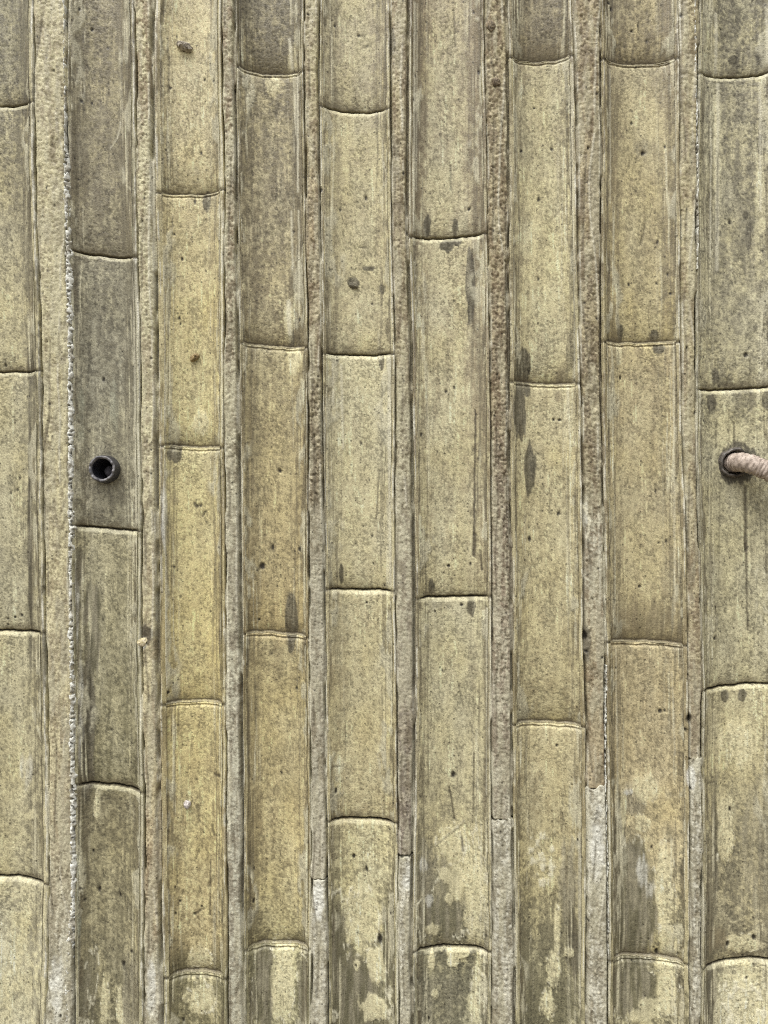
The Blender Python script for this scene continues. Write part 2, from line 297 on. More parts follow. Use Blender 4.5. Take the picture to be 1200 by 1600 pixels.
# stains with a shape of their own: x, y, half width, half height, kind, strength  (d film, l clean skin, w lime, g grey film, b brown smear)
BLOBS = [
 (422, 84, 26, 26, 'd', .5), (455, 95, 9, 32, 'l', .8), (427, 128, 12, 16, 'l', .8), (452, 500, 9, 26, 'l', .8), (455, 526, 5, 16, 'g', 1.2), (460, 560, 12, 22, 'l', .8), (463, 475, 6, 16, 'l', .6),
 (322, 312, 7, 15, 'g', 1.3), (300, 262, 13, 10, 'g', .5), (272, 707, 9, 14, 'g', 1.3), (313, 662, 13, 20, 'l', .8), (40, 160, 6, 20, 'g', 1.0),
 (736, 440, 6, 46, 'g', 1.5), (735, 470, 5, 30, 'g', 1.3), (668, 350, 5, 15, 'g', 1.3), (700, 381, 11, 10, 'g', 1.3), (716, 374, 7, 8, 'g', 1.0), (712, 352, 4, 14, 'g', .9), (613, 65, 5, 22, 'g', .9), (553, 441, 9, 8, 'g', 1.1), (576, 418, 9, 4, 'g', .7), (597, 452, 4, 9, 'g', .8),
 (1008, 228, 22, 16, 'g', .55), (1020, 200, 16, 26, 'l', .4), (972, 517, 5, 12, 'g', .9), (1025, 522, 7, 9, 'g', .9), (850, 76, 42, 12, 'b', .7), (1150, 150, 26, 40, 'g', .4), (1160, 300, 24, 80, 'g', .35),
 (1122, 230, 8, 120, 'l', .5), (1150, 90, 7, 7, 'g', .9), (1188, 86, 6, 16, 'g', .9), (1172, 368, 5, 22, 'g', 1.1), (1167, 335, 4, 7, 'g', .9), (1190, 300, 9, 60, 'l', .5),
 (48, 572, 6, 26, 'g', 1.1), (46, 840, 4, 240, 'g', .6), (127, 650, 8, 60, 'c', .5), (176, 632, 9, 52, 'c', .5), (160, 742, 36, 44, 'h', .8), (160, 775, 24, 40, 'h', .6), (124, 890, 6, 32, 'o', 1.1), (140, 945, 14, 30, 'o', 1.2), (146, 1012, 9, 44, 'o', 1.2), (121, 960, 4, 80, 'w', 1.0),
 (257, 805, 6, 62, 'w', 1.0), (228, 992, 10, 15, 'p', 1.1), (223, 1004, 7, 10, 'w', .9), (454, 968, 8, 40, 'g', 1.3), (454, 1006, 6, 15, 'g', 1.0), (596, 564, 4, 12, 'g', 1.2), (533, 897, 3, 14, 'g', 1.1), (525, 562, 4, 12, 'g', .7),
 (737, 945, 6, 15, 'g', 1.2), (675, 917, 5, 12, 'g', 1.1), (690, 945, 22, 12, 'g', .6), (818, 575, 11, 28, 'g', 1.4), (812, 640, 9, 42, 'g', 1.3), (828, 732, 8, 40, 'g', 1.4), (825, 607, 6, 12, 'g', .8), (878, 588, 7, 16, 'b', .9), (875, 620, 8, 10, 'b', .7),
 (1006, 968, 56, 32, 'b', .62), (917, 1008, 6, 28, 'g', 1.2), (915, 800, 6, 30, 'w', .5), (1120, 586, 6, 13, 'g', 1.0), (1112, 627, 7, 13, 'g', 1.0), (1196, 625, 5, 14, 'g', 1.0), (1150, 690, 40, 40, 'l', .35), (968, 552, 5, 16, 'l', .8), (967, 560, 3, 10, 'g', .7), (1031, 545, 8, 7, 'g', 1.0),
 (40, 1205, 14, 34, 'w', .6), (123, 1390, 5, 170, 'c', .9), (136, 1140, 9, 110, 'g', .9), (128, 1120, 4, 110, 'w', .7), (150, 1260, 4, 20, 'l', 1.0), (128, 1570, 14, 60, 'o', .5), (143, 1525, 12, 40, 'o', .5), (204, 1560, 16, 70, 'g', .8), (162, 1568, 5, 32, 'l', 1.2), (186, 1578, 5, 30, 'l', 1.2),
 (274, 1497, 18, 30, 'd', .7), (337, 1492, 9, 26, 'd', .9), (310, 1500, 16, 22, 'l', .6), (312, 1562, 24, 26, 'l', .55), (270, 1570, 12, 50, 'd', .3),
 (413, 1545, 15, 66, 'o', 1.0), (441, 1530, 17, 70, 'l', .8), (476, 1555, 12, 60, 'o', .8), (395, 1500, 10, 14, 'd', .5), (460, 1470, 30, 10, 'd', .4),
 (524, 1480, 14, 90, 'o', .7), (608, 1470, 10, 60, 'o', .7), (565, 1440, 26, 50, 'l', .6), (557, 1560, 34, 62, 'o', .8), (588, 1512, 12, 28, 'l', 1.6), (582, 1580, 20, 18, 'l', 1.3), (557, 1512, 6, 8, 'l', .9), (606, 1560, 8, 40, 'l', .3),
 (664, 1375, 18, 58, 'g', .8), (690, 1440, 44, 44, 'o', .7), (700, 1400, 20, 60, 'o', .6), (662, 1352, 7, 12, 'w', 1.1), (697, 1372, 9, 11, 'l', 1.7), (671, 1408, 8, 11, 'w', 1.0), (714, 1385, 9, 26, 'l', 1.6), (703, 1408, 5, 9, 'l', 1.6), (676, 1456, 13, 10, 'l', .9), (742, 1390, 16, 90, 'l', .8), (706, 1320, 24, 30, 'l', .6),
 (717, 1492, 18, 9, 'l', 1.5), (675, 1503, 5, 14, 'l', 1.5), (708, 1506, 9, 8, 'l', 1.2), (690, 1565, 42, 46, 'g', .5), (746, 1560, 12, 50, 'l', .6), (680, 1557, 5, 8, 'l', 1.2),
 (888, 1385, 12, 64, 'g', 1.0), (896, 1480, 10, 60, 'g', .5), (850, 1340, 26, 50, 'l', .35), (862, 1480, 14, 60, 'd', .4), (866, 1520, 10, 30, 'l', .7), (858, 1575, 12, 20, 'l', .7), (840, 1570, 16, 60, 'd', .5), (880, 1570, 14, 40, 'd', .5), (872, 1460, 5, 40, 'l', .7), (890, 1490, 6, 7, 'l', 1.3),
 (982, 1240, 14, 16, 'g', .7), (993, 1258, 16, 17, 'g', 1.4), (983, 1240, 12, 5, 'w', .7), (974, 1265, 5, 30, 'l', .9), (1005, 1290, 14, 14, 'l', 1.0), (1010, 1235, 20, 22, 'l', .9), (984, 1330, 22, 16, 'g', .9), (990, 1410, 30, 90, 'o', 1.2), (1010, 1440, 22, 60, 'o', .8), (968, 1310, 10, 70, 'g', .7),
 (1008, 1365, 10, 26, 'w', .8), (1018, 1392, 7, 16, 'w', .6), (1040, 1380, 13, 66, 'l', 1.0), (1046, 1470, 12, 30, 'l', 1.0), (990, 1550, 34, 46, 'o', 1.3), (1046, 1530, 18, 40, 'l', 1.2), (1026, 1578, 26, 14, 'l', 1.3), (1000, 1592, 16, 10, 'l', 1.0), (1005, 1505, 26, 8, 'd', .5),
 (1155, 1165, 30, 40, 'l', .7), (1185, 1320, 30, 100, 'g', .6), (1135, 1300, 15, 50, 'l', .8), (1118, 1310, 7, 90, 'g', .5), (1150, 1400, 30, 60, 'g', .35), (1122, 1470, 16, 20, 'b', .9), (1160, 1478, 26, 14, 'l', .8), (1135, 1088, 6, 9, 'g', 1.2), (1162, 1087, 6, 9, 'g', 1.2), (1110, 1560, 8, 60, 'g', .8), (1160, 1570, 40, 40, 'l', .4), (1150, 1520, 40, 7, 'g', .5),
 (232, 1030, 12, 40, 'l', .4), (1080, 1215, 8, 18, 'w', .8), (934, 1330, 12, 60, 'w', .6), (935, 1270, 8, 14, 'w', .6), (497, 1410, 9, 34, 'w', .9), (636, 1370, 10, 30, 'w', .5), (88, 1540, 13, 60, 'w', .55), (236, 1545, 9, 50, 'w', .6),
 (1155, 722, 27, 29, 'k', 1.3), (1152, 770, 20, 26, 'g', .5),
]
BLOBS = [(x, y, rx, ry, 'h' if (k == 'g' and rx >= 12) else k, a) for x, y, rx, ry, k, a in BLOBS]
# cracks, scratches, pale flakes and glints painted on strip edges: x0, y0, x1, y1, half width, darkness
LINES = [
 (593, 735, 588, 812, 1.0, .55), (743, 640, 741, 835, 1.3, .8), (742, 835, 741, 868, 3.0, .8), (750, 860, 753, 890, 1.6, .7), (738, 390, 737, 420, 1.2, .7), (1167, 762, 1168, 860, 2.4, .75), (1168, 850, 1171, 985, 1.6, .7),
 (1150, 660, 1150, 700, 1.6, .6), (703, 1232, 711, 1282, 1.4, .75), (741, 1178, 740, 1272, 1.0, .6), (718, 1072, 725, 1108, 1.0, .45), (722, 1310, 724, 1332, 1.5, .7), (328, 1345, 327, 1432, 1.1, .6), (308, 1262, 309, 1288, 2.2, .45),
 (705, 255, 705, 295, 1.0, .6), (710, 10, 712, 70, 1.2, .5), (540, 1130, 539, 1190, .9, .4), (258, 2, 254, 42, 2.2, .5), (70, 780, 66, 930, 1.0, .5), (1050, 1050, 1054, 1180, .9, -.25), (684, 1320, 726, 1285, 1.6, -.3), (684, 1322, 728, 1288, 1.0, .35),
 (483, 850, 486, 1370, 1.0, -.7), (508, 1060, 510, 1280, 1.3, -.75), (646, 1160, 647, 1335, 1.3, -.7), (767, 980, 767, 1280, 1.3, -.8), (943, 830, 948, 1000, 1.3, -.7), (937, 100, 938, 300, 1.0, -.7), (641, 60, 641, 360, 1.0, -.7), (1089, 630, 1096, 1000, 1.2, -.6), (1092, 600, 1090, 680, 1.2, -.7),
 (913, 790, 922, 815, 1.6, -.8), (922, 815, 918, 840, 1.4, -.7), (370, 380, 372, 560, 1.2, -.5), (237, 20, 240, 480, 1.0, -.6), (354, 900, 357, 1080, 1.3, -.75), (356, 1090, 359, 1330, 1.2, -.6), (620, 1340, 622, 1600, 1.6, -.7), (650, 1350, 650, 1500, 1.2, -.5), (485, 1375, 484, 1600, 1.4, -.7), (953, 1240, 953, 1590, 1.3, -.75),
 (918, 1240, 917, 1450, 1.2, -.6), (805, 1290, 807, 1580, 1.3, -.65), (1071, 1190, 1070, 1480, 1.4, -.6), (1099, 1300, 1098, 1590, 1.3, -.6), (376, 720, 379, 980, 1.1, -.6), (912, 905, 913, 1000, 1.3, .7), (790, 300, 793, 900, 1.0, .5), (72, 1190, 74, 1340, 1.3, -.8), (74, 1340, 82, 1430, 2.0, .5), (252, 700, 250, 1050, 1.0, .5), (480, 560, 481, 900, 1.0, .5), (507, 600, 509, 900, 1.0, .5),
 (452, 60, 456, 104, 2.5, -.6), (465, 118, 466, 300, 1.6, -.65), (461, 150, 462, 210, 1.2, -.5), (455, 330, 457, 420, 1.4, -.45), (467, 330, 468, 500, 1.3, -.5), (450, 470, 452, 520, 3.5, -.6),
 (1120, 20, 1121, 108, 3.0, -.5), (1124, 130, 1122, 420, 3.2, -.5), (1112, 200, 1111, 400, 1.2, -.5), (1187, 130, 1188, 330, 1.6, -.4), (1196, 20, 1197, 100, 2.0, -.5), (258, 420, 259, 690, 1.6, -.45), (345, 312, 346, 690, 1.6, -.5), (342, 20, 344, 290, 1.4, -.45),
 (608, 562, 610, 915, 3.0, -.5), (533, 570, 536, 700, 1.8, -.45), (520, 570, 521, 640, 1.4, -.4), (211, 425, 215, 818, 2.4, -.4), (217, 842, 220, 1228, 2.6, -.5), (221, 1245, 221, 1480, 2.6, -.45), (120, 1250, 122, 1590, 1.6, -.4), (648, 8, 646, 362, 1.2, -.65), (652, 8, 650, 300, 1.0, -.4),
 (1056, 112, 1059, 528, 1.4, -.45), (952, 110, 953, 320, 1.0, -.4), (894, 100, 898, 590, 2.0, -.45), (890, 110, 892, 330, 1.3, .4), (884, 115, 886, 260, 1.0, .35), (1044, 120, 1046, 300, 1.5, .35), (1050, 560, 1054, 960, 1.2, -.3), (908, 1145, 908, 1320, 1.2, .4), (904, 1300, 905, 1560, 2.0, -.4),
 (661, 1310, 662, 1470, 1.6, -.3), (760, 950, 760, 1240, 1.2, -.4), (668, 960, 670, 1240, .9, .3), (962, 1015, 965, 1290, 1.0, -.35), (1068, 1030, 1070, 1480, 1.6, -.4), (500, 180, 502, 540, 1.0, -.4), (388, 1015, 392, 1440, 1.8, .3), (344, 720, 346, 1090, 1.8, .3), (264, 1120, 266, 1480, 1.8, .3), (260, 720, 262, 1080, 1.4, -.4),
 (188, 190, 182, 214, 1.0, -.5), (182, 214, 170, 230, .8, -.45), (520, 1197, 532, 1198, 1.2, .5), (560, 385, 572, 384, 1.0, .5), (693, 152, 699, 168, 1.2, .6), (1053, 60, 1052, 92, 1.4, .5), (1010, 348, 1004, 380, 1.6, .4), (1175, 560, 1175, 640, 1.2, .4),
 (1104, 1222, 1115, 1222, 1.4, .6), (740, 470, 741, 520, 1.0, .5), (318, 800, 316, 806, 2, .7), (303, 786, 306, 792, 2.6, .8), (308, 790, 314, 788, 1.8, .7), (333, 1370, 324, 1388, 2.2, .5), (310, 1330, 304, 1346, 1.8, .5), (305, 1430, 318, 1422, 1.2, .8),
 (331, 1290, 334, 1305, 2.2, .6), (336, 1210, 343, 1211, 2.4, .8), (1124, 240, 1122, 380, .9, .45), (1116, 180, 1114, 390, .8, .4), (1110, 300, 1108, 420, .8, .35), (1122, 660, 1121, 700, 1.0, .4), (1140, 590, 1140, 600, 2, .5), (1128, 760, 1126, 900, .8, .25), (1142, 640, 1142, 690, .9, .35),
]
# single small pits that show in the photograph: x, y, radius
PITS = [(594, 1470, 5), (409, 885, 5.5), (502, 294, 2.6), (571, 307, 3), (560, 52, 3), (553, 1340, 3.4), (573, 1361, 3), (525, 1235, 2.6), (154, 1391, 3.6), (186, 1401, 2.4), (133, 1405, 2), (1007, 236, 4.2), (988, 190, 2.4), (1143, 345, 2.6), (1168, 553, 3.6), (970, 590, 2.6), (1001, 917, 3),
        (866, 655, 2.6), (875, 656, 2.8), (828, 842, 3), (581, 837, 2), (564, 692, 2), (710, 605, 2), (697, 611, 2.6), (709, 1212, 5), (1143, 1266, 3), (1033, 1112, 3.2), (1040, 1111, 2.4), (263, 1081, 3), (701, 885, 3), (722, 946, 2.4), (127, 158, 2.6), (142, 43, 2.6), (166, 71, 2),
        (283, 403, 2.6), (272, 365, 2), (303, 312, 3), (313, 236, 2.2), (319, 122, 2.4), (335, 128, 2.6), (1077, 1123, 5), (1073, 1140, 3), (437, 735, 4), (426, 855, 2.6), (468, 858, 2.6), (950, 7, 3), (989, 44, 2.4), (954, 15, 2.4), (1012, 60, 1.8), (836, 166, 2), (843, 309, 2), (843, 433, 2.2),
        (1029, 376, 1.8), (984, 443, 2), (1046, 460, 2.2), (1027, 441, 2), (915, 993, 5), (917, 1018, 3.4), (192, 1508, 3), (205, 1487, 2.4), (302, 1431, 2.6), (314, 1419, 2.4), (556, 1512, 2), (1030, 1493, 5), (1180, 1467, 4), (1140, 1478, 3), (1042, 845, 1.8), (25, 765, 2), (14, 770, 2.2), (28, 748, 1.6), (20, 965, 2.4), (30, 962, 1.8), (8, 968, 2.4)]
rng = random.Random(11)

LIP = dict(A=(.5, 1.1), B=(.5, .95), C=(.9, .85), D=(.75, .75), E=(.85, .95), F=(.95, .6), G=(.5, .85), H=(.8, .8), I=(.6, .6))
def apply_blobs(px, py, wx, wy):
    out = {}
    x0, x1, y0, y1 = px.min(), px.max(), py.min(), py.max()
    for bx, by, rx, ry, k, a in BLOBS:
        if bx + 2 * rx < x0 or bx - 2 * rx > x1 or by + 2 * ry < y0 or by - 2 * ry > y1:
            continue
        k1 = min(1.0, rx / 18.0); k2 = min(1.0, ry / 40.0) * (.6 if k in 'gk' else 1)
        r = ((px + (wx - px) * k1 - bx) / rx) ** 2 + ((py + (wy - py) * k2 - by) / ry) ** 2
        v = a * np.clip(1.25 - r * 0.75, 0, 1)
        out[k] = np.maximum(out.get(k, 0), v)
    return out
def seg_dist(px, py, x0, y0, x1, y1):
    dx, dy = x1 - x0, y1 - y0
    t = np.clip(((px - x0) * dx + (py - y0) * dy) / (dx * dx + dy * dy), 0, 1)
    return np.hypot(px - x0 - t * dx, py - y0 - t * dy)
def marks(px, py, col, dep, seed, density):
    """pits (shade painted in), cracks, scratches: darkened and sunk; pale flakes, painted edge glints: raised"""
    x0, x1, y0, y1 = px.min(), px.max(), py.min(), py.max()
    wob = (fbm(px / 4, py / 9, seed + 5, 2) - .5) * 3.0
    for lx0, ly0, lx1, ly1, w, dk in LINES:
        if max(lx0, lx1) < x0 or min(lx0, lx1) > x1 or max(ly0, ly1) < y0 or min(ly0, ly1) > y1:
            continue
        d = seg_dist(px + wob * .6, py, lx0, ly0, lx1, ly1)
        m = 1 - sstep(w * .5, w * 1.1 + .9, d)
        if dk > 0:
            col = mix(col, np.broadcast_to(lin((62, 52, 36)), col.shape), m * dk); dep = dep + m * .8
        else:
            col = mix(col, np.broadcast_to(lin((214, 206, 176)), col.shape), -m * dk); dep = dep - m * .3
    r = random.Random(seed * 7 + 3)
    pits = [(a, b, c * .82) for a, b, c in PITS if x0 < a < x1 and y0 < b < y1]
    n = int((x1 - x0) * (y1 - y0) / 6500 * density)
    for _ in range(n):
        pits.append((r.uniform(x0, x1), r.uniform(y0, y1), 0.7 + 1.3 * r.random() ** 3))
    shape = px.shape
    for a, b, c in pits:
        rows = np.where(np.abs(py - b).min(1) < 2 * c + 3)[0]
        if len(rows) == 0:
            continue
        sl = slice(rows[0], rows[-1] + 1)
        d = np.hypot((px[sl] - a) + wob[sl] * .7, (py[sl] - b) * (.75 + .2 * ((int(a) % 3) - 1)) - wob[sl] * .6)
        m = 1 - sstep(c * .6, c + 1.0, d)
        col[sl] = mix(col[sl], np.broadcast_to(lin((30, 24, 16)), col[sl].shape), m * .95)  # shade inside each pit put into its colour
        dep[sl] = dep[sl] + m * min(c, 3) * .7
    return col, dep

def paint_cane(spec, px, py, s, seed):
    k = spec['keys']
    ya = py + (fbm(px / 20, py / 40, seed + 1, 2) - .5) * 26
    light = keyed(k, 1, ya); film = keyed(k, 2, ya)
    cov = keyed(k, 3, ya); eL = keyed(k, 4, ya); eR = keyed(k, 5, ya)
    wx = px + (fbm(px / 8, py / 30, 901, 3) - .5) * 18
    wy = py + (fbm(px / 9, py / 16, 902, 3) - .5) * 22 + (fbm(px / 3.2, py / 120, 904, 2) - .5) * 34
    streak = fbm(px / 7, py / 75, seed + 2, 3)
    mot = fbm(px / 11, py / 15, seed + 3, 3)
    fine = fbm(px / 4.2, py / 5.0, seed + 4, 3, .65)
    n = uni(.26 * streak + .26 * mot + .48 * fine, .066)
    ew = (fbm(px / 14, py / 70, seed + 6, 3) - .5) * .22
    edge = eL * sstep(.34, .08, s + ew) + eR * sstep(.66, .92, s + ew)
    bl = apply_blobs(px, py, wx, wy)
    dk_ = sstep(.46, .60, cov)
    edge = edge * 1.25
    cov = cov - (.12 + .08 * (1 - sstep(1150, 1350, py))) * (1 - dk_) * (1 - .5 * sstep(1150, 1350, py)) + .06 * dk_ + edge + bl.get('d', 0) - bl.get('l', 0)
    low = sstep(1180, 1340, py)
    sw = .60 - .24 * low
    m = sstep(-sw, sw, cov - n)
    big = (fbm(px / 45, py / 110, seed + 8, 3) - .5)
    light = light * 1.04 * (1 + .24 * big)[..., None]
    # warm and cool drift of the cement skin
    drift = (fbm(px / 30, py / 60, seed + 9, 2) - .5)[..., None]
    light = light * (1 + drift * np.array([.08, .03, -.22]))
    film = film * (1 + .22 * (fbm(px / 6, py / 50, seed + 10, 2) - .5) * 2)[..., None]
    col = mix(light, film * (1 - .14 * np.maximum(dk_, np.clip(edge, 0, 1)))[..., None], m * (.80 + .10 * np.maximum(dk_, np.clip(edge, 0, 1))))
    vst = fbm(px / 4, py / 45, seed + 23, 3)
    def over(key, c, amt=.85, lo=.25, hi=.75, c2=None):
        nonlocal col
        if key in bl:
            gate = (.55 + .45 * fine + .45 * mot) if key in 'gk' else (.15 + .5 * fine + .4 * mot + .75 * vst)
            t = sstep(lo, hi, bl[key] * gate)
            cc = np.broadcast_to(lin(c), col.shape)
            if c2 is not None: cc = mix(cc, np.broadcast_to(lin(c2), col.shape), sstep(.38, .62, vst))
            col = mix(col, cc * (1 + .5 * (vst - .5) + .3 * (fine - .5))[..., None], t * amt)
            return t
        return 0
    th = 0.0
    over('b', (124, 110, 80), .7)
    over('h', (130, 121, 98), .65, .1, .9, (144, 136, 112))
    over('g', (76, 69, 50), .86, .16, .56, (102, 95, 76))
    th = th + over('o', (104, 98, 72), .88, .10, .80, (130, 122, 98))
    over('c', (150, 152, 128), .7)
    over('k', (62, 56, 48), .88, .12, .5)
    tl = over('l', (216, 204, 156), .62, .2, .7)
    tw = over('w', (206, 202, 186), .75, .2, .9)
    wd = np.minimum(s, 1 - s) * 100.0
    gw = 1.5 + 9.0 * np.clip(fbm(py / 46 + (s > .5) * 50, px / 40, seed + 24, 3) - .36, 0, 1) * 2.2
    gri = (1 - sstep(gw * .5, gw + 1.2, wd)) * sstep(.34, .52, fbm(px / 5, py / 30, seed + 25, 3))
    col = mix(col, np.broadcast_to(lin((106, 95, 70)), col.shape), gri * .7)
    es = sstep(.30, .10, np.minimum(s, 1 - s))
    e1 = sstep(.57, .66, fbm(px / 2.4, py / 120, seed + 26, 3)) * es * sstep(.42, .6, fbm(px / 12, py / 90, seed + 27, 2))
    e2 = sstep(.57, .66, fbm(px / 2.4, py / 110, seed + 28, 3)) * es
    col = mix(col, np.broadcast_to(lin((208, 198, 160)), col.shape), e1 * .75)
    col = mix(col, np.broadcast_to(lin((104, 94, 70)), col.shape), e2 * .55)
    gs = 20.0 * np.clip(fbm(py / 70 + (s > .5) * 90, px / 60, seed + 29, 3) - .50, 0, 1) * 5
    slur = (1 - sstep(gs * .6, gs + 1.5, wd)) * sstep(.40, .56, fbm(px / 6, py / 22, seed + 30, 3)) * (gs > .5)
    col = mix(col, np.broadcast_to(lin((186, 178, 146)), col.shape), slur * .7)
    # fine dark speckle and worm-like pores of the cement skin; the side film is smooth
    smooth = np.clip(edge * 1.3, 0, .85)
    for k_ in ('o', 'b'):
        if k_ in bl: smooth = np.maximum(smooth, np.clip(bl[k_], 0, .75))
    dens = uni(fbm(px / 20, py / 34, seed + 12, 3), .09)
    sp = fbm(px / 2.5, py / 3.1, seed + 11, 2, .6)
    worm = 1 - sstep(.0, .075, np.abs(fbm(px / 5.5, py / 6.5, seed + 16, 3, .6) - .5))
    wgate = sstep(.46, .66, fbm(px / 9, py / 11, seed + 17, 2) + (dens - .5) * .25)
    spk = np.clip(np.maximum(sstep(.56, .74, sp + (dens - .5) * .16), worm * wgate) * (1 - smooth), 0, 1)
    col = col * (1 - .46 * spk)[..., None]
    lsp = sstep(.58, .74, fbm(px / 3.0, py / 3.6, seed + 13, 2, .6)) * (1 - .6 * smooth)
    col = mix(col, np.minimum(col * 1.42, .7), lsp * .42)
    fib = fbm(px / 2.6, py / 70, seed + 14, 3)
    col = col * (1 + (.26 + .45 * smooth) * (fib - .5))[..., None]
    scr = sstep(.66, .74, fbm(px / 1.9, py / 46, seed + 18, 2)) * sstep(.5, .62, fbm(px / 16, py / 70, seed + 19, 2))
    col = mix(col, np.minimum(col * 1.5, .66), scr * .75)
    # lime outlines round the places where the skin has come away
    if 'o' in bl or 'l' in bl:
        bb = np.maximum(bl.get('o', 0), bl.get('l', 0)) * np.ones_like(px)
        rim = np.exp(-((bb * (.55 + .9 * (fine * .5 + mot * .5)) - .32) / .07) ** 2) * sstep(.5, .62, fbm(px / 8, py / 10, seed + 20, 3)) * low
        col = mix(col, np.broadcast_to(lin((222, 214, 182)), col.shape), rim * .75)
    else:
        rim = 0.0
    dep = .9 * (fbm(px / 22, py / 50, seed + 15, 3) - .5) * 2 + spk * .35 - lsp * .15 + .35 * (fib - .5) + .5 * m * sstep(1200, 1350, py)
    dep = dep - .8 * slur - .5 * e1 + .4 * e2 - 1.0 * np.asarray(rim) + .7 * np.asarray(th) - .7 * np.asarray(tl) - .8 * np.asarray(tw) + .35 * (fine - .5)
    gloss = .62 - .12 * m + .2 * spk
    return col, dep, gloss

def bump_noise(px, py, seed, amp, sx, sy):
    return amp * (fbm(px / sx, py / sy, seed, 3) - .5) * 2

# ------------------------------------------------------------------ builders of the relief
HOLES = {('B', 1): (160.0, 732.5, 20.5), ('I', 2): (1155.0, 722.0, 18.0)}
def depth_profile(s, d_edge=4.5, d_mid=18.0, p=2.7):
    return d_edge + (d_mid - d_edge) * (1 - np.abs(2 * s - 1) ** p)

def build_segment(spec, ci, top, bot, i, parent, fine, seed):
    lwL, lwR = spec['lw']
    length = (sum(bot) - sum(top)) / 2.0
    width = poly(spec['R'], sum(top) / 2) - poly(spec['L'], sum(top) / 2)
    step = 1.55 if fine else 7.0
    nx = max(8, int(width / step)); nz = max(10, int(length / (step * 1.05)))
    t = np.linspace(0, 1, nz); t = t - .5 * np.sin(2 * np.pi * t) / (2 * np.pi)
    s = np.linspace(0, 1, nx); s = s - .25 * np.sin(2 * np.pi * s) / (2 * np.pi)
    S, T = np.meshgrid(s, t)
    def line(ab, sd):
        w = (fbm(S * 6 + sd * 3.7, S * 0 + sd, 77, 3) - .5) * 3.6 + (fbm(S * 22 + sd, S * 0 + 2.2 * sd, 78, 2) - .5) * 1.5
        return ab[0] + (ab[1] - ab[0]) * S + w * np.minimum(1, 8 * S * (1 - S) + .1)
    sd_t = ci * 13 + top[0] * .013; sd_b = ci * 13 + bot[0] * .013
    yt, yb = line(top, sd_t), line(bot, sd_b)
    PY = yt + (yb - yt) * T
    xl = poly(spec['L'], PY) + lwL - .4; xr = poly(spec['R'], PY) - lwR + .4
    PX = xl + (xr - xl) * S
    tt = PY - yt; tb = yb - PY
    d = depth_profile(S)
    hv = .6 + .8 * vnoise(S * 7 + seed, S * 0 + .5, 5)
    r_ = random.Random(int(top[0] * 7 + ci)); a_t = r_.uniform(.45, 1.0); r_ = random.Random(int(bot[0] * 7 + ci)); r_.random(); a_b = r_.uniform(.7, 1.15)
    cap = np.minimum(1, 12 * S * (1 - S) + .35)
    if spec['style'] == 'groove':
        d = d + cap * (a_b * 7.0 * np.exp(-tb / 18) + hv * 4.6 * (1 - sstep(.5, 3.8, tb)))
        d = d + cap * (a_t * hv * 3.8 * (1 - sstep(0, 8, tt)) + 3.0 * (1 - sstep(.2, 1.6, tt)) + 1.2 * np.exp(-tt / 22))
    else:
        d = d + cap * (a_b * 11.0 * np.exp(-tb / 20) - hv * 5.2 * (1 - sstep(.8, 3.4, tb)))
        d = d + cap * (2.0 * (1 - sstep(0, 2.4, tt)) + 2.8 * np.exp(-((tt - 4.2) / 2.0) ** 2) + 2.6 * np.exp(-tt / 9))
    f = 1.0 / (1 + .012 / CAM_D)                      # stains sit on the sunk face
    qx = 600 + (PX - 600) * f; qy = 800 + (PY - 800) * f
    col, dp, gl = paint_cane(spec, qx, qy, S, seed)
    # dirt plus painted shade over the joint, residue plus painted light under it
    rag = fbm(qx / 10, qy / 10, seed + 40, 3)
    soil_shade = sstep(.35, .8, np.exp(-tb / 17) * (.30 + 1.2 * rag))
    col = mix(col, np.broadcast_to(lin((112, 100, 74)), col.shape), soil_shade * .68)
    lime = sstep(.42, .62, np.exp(-(tt / 9) ** 2) * (.3 + 1.0 * rag)) * (tt > 1.2)  # also carries the light painted on the ledge below the joint
    if spec['style'] == 'groove':
        col = mix(col, np.broadcast_to(lin((222, 212, 168)), col.shape), lime * .35)
        dark = np.maximum(1 - sstep(.8, 3.0, tb), 1 - sstep(.3, 1.6, tt)) * (.5 + .5 * cap)
        col = mix(col, np.broadcast_to(lin((74, 64, 46)), col.shape), dark * .8)
    else:
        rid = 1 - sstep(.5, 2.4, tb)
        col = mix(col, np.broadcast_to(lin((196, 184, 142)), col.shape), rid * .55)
        ln = np.maximum(np.exp(-((tt - 3.4) / 1.2) ** 2) * sstep(.35, .6, rag) * .8, np.exp(-((tb - 4.2) / 1.8) ** 2))
        col = mix(col, np.broadcast_to(lin((92, 80, 58)), col.shape), ln * .75)
    if fine:
        col, dp = marks(qx, qy, col, dp, seed + 60, 1.0)
    d = np.maximum(d + dp, .5)
    hole = HOLES.get((spec['id'], i)) if fine else None
    if hole: hole = (x_of(hole[0]), z_of(hole[1]), hole[2] / 1000)
    return grid_object("cane_segment", x_of(PX), d / 1000, z_of(PY), col, gl, parent, hole)

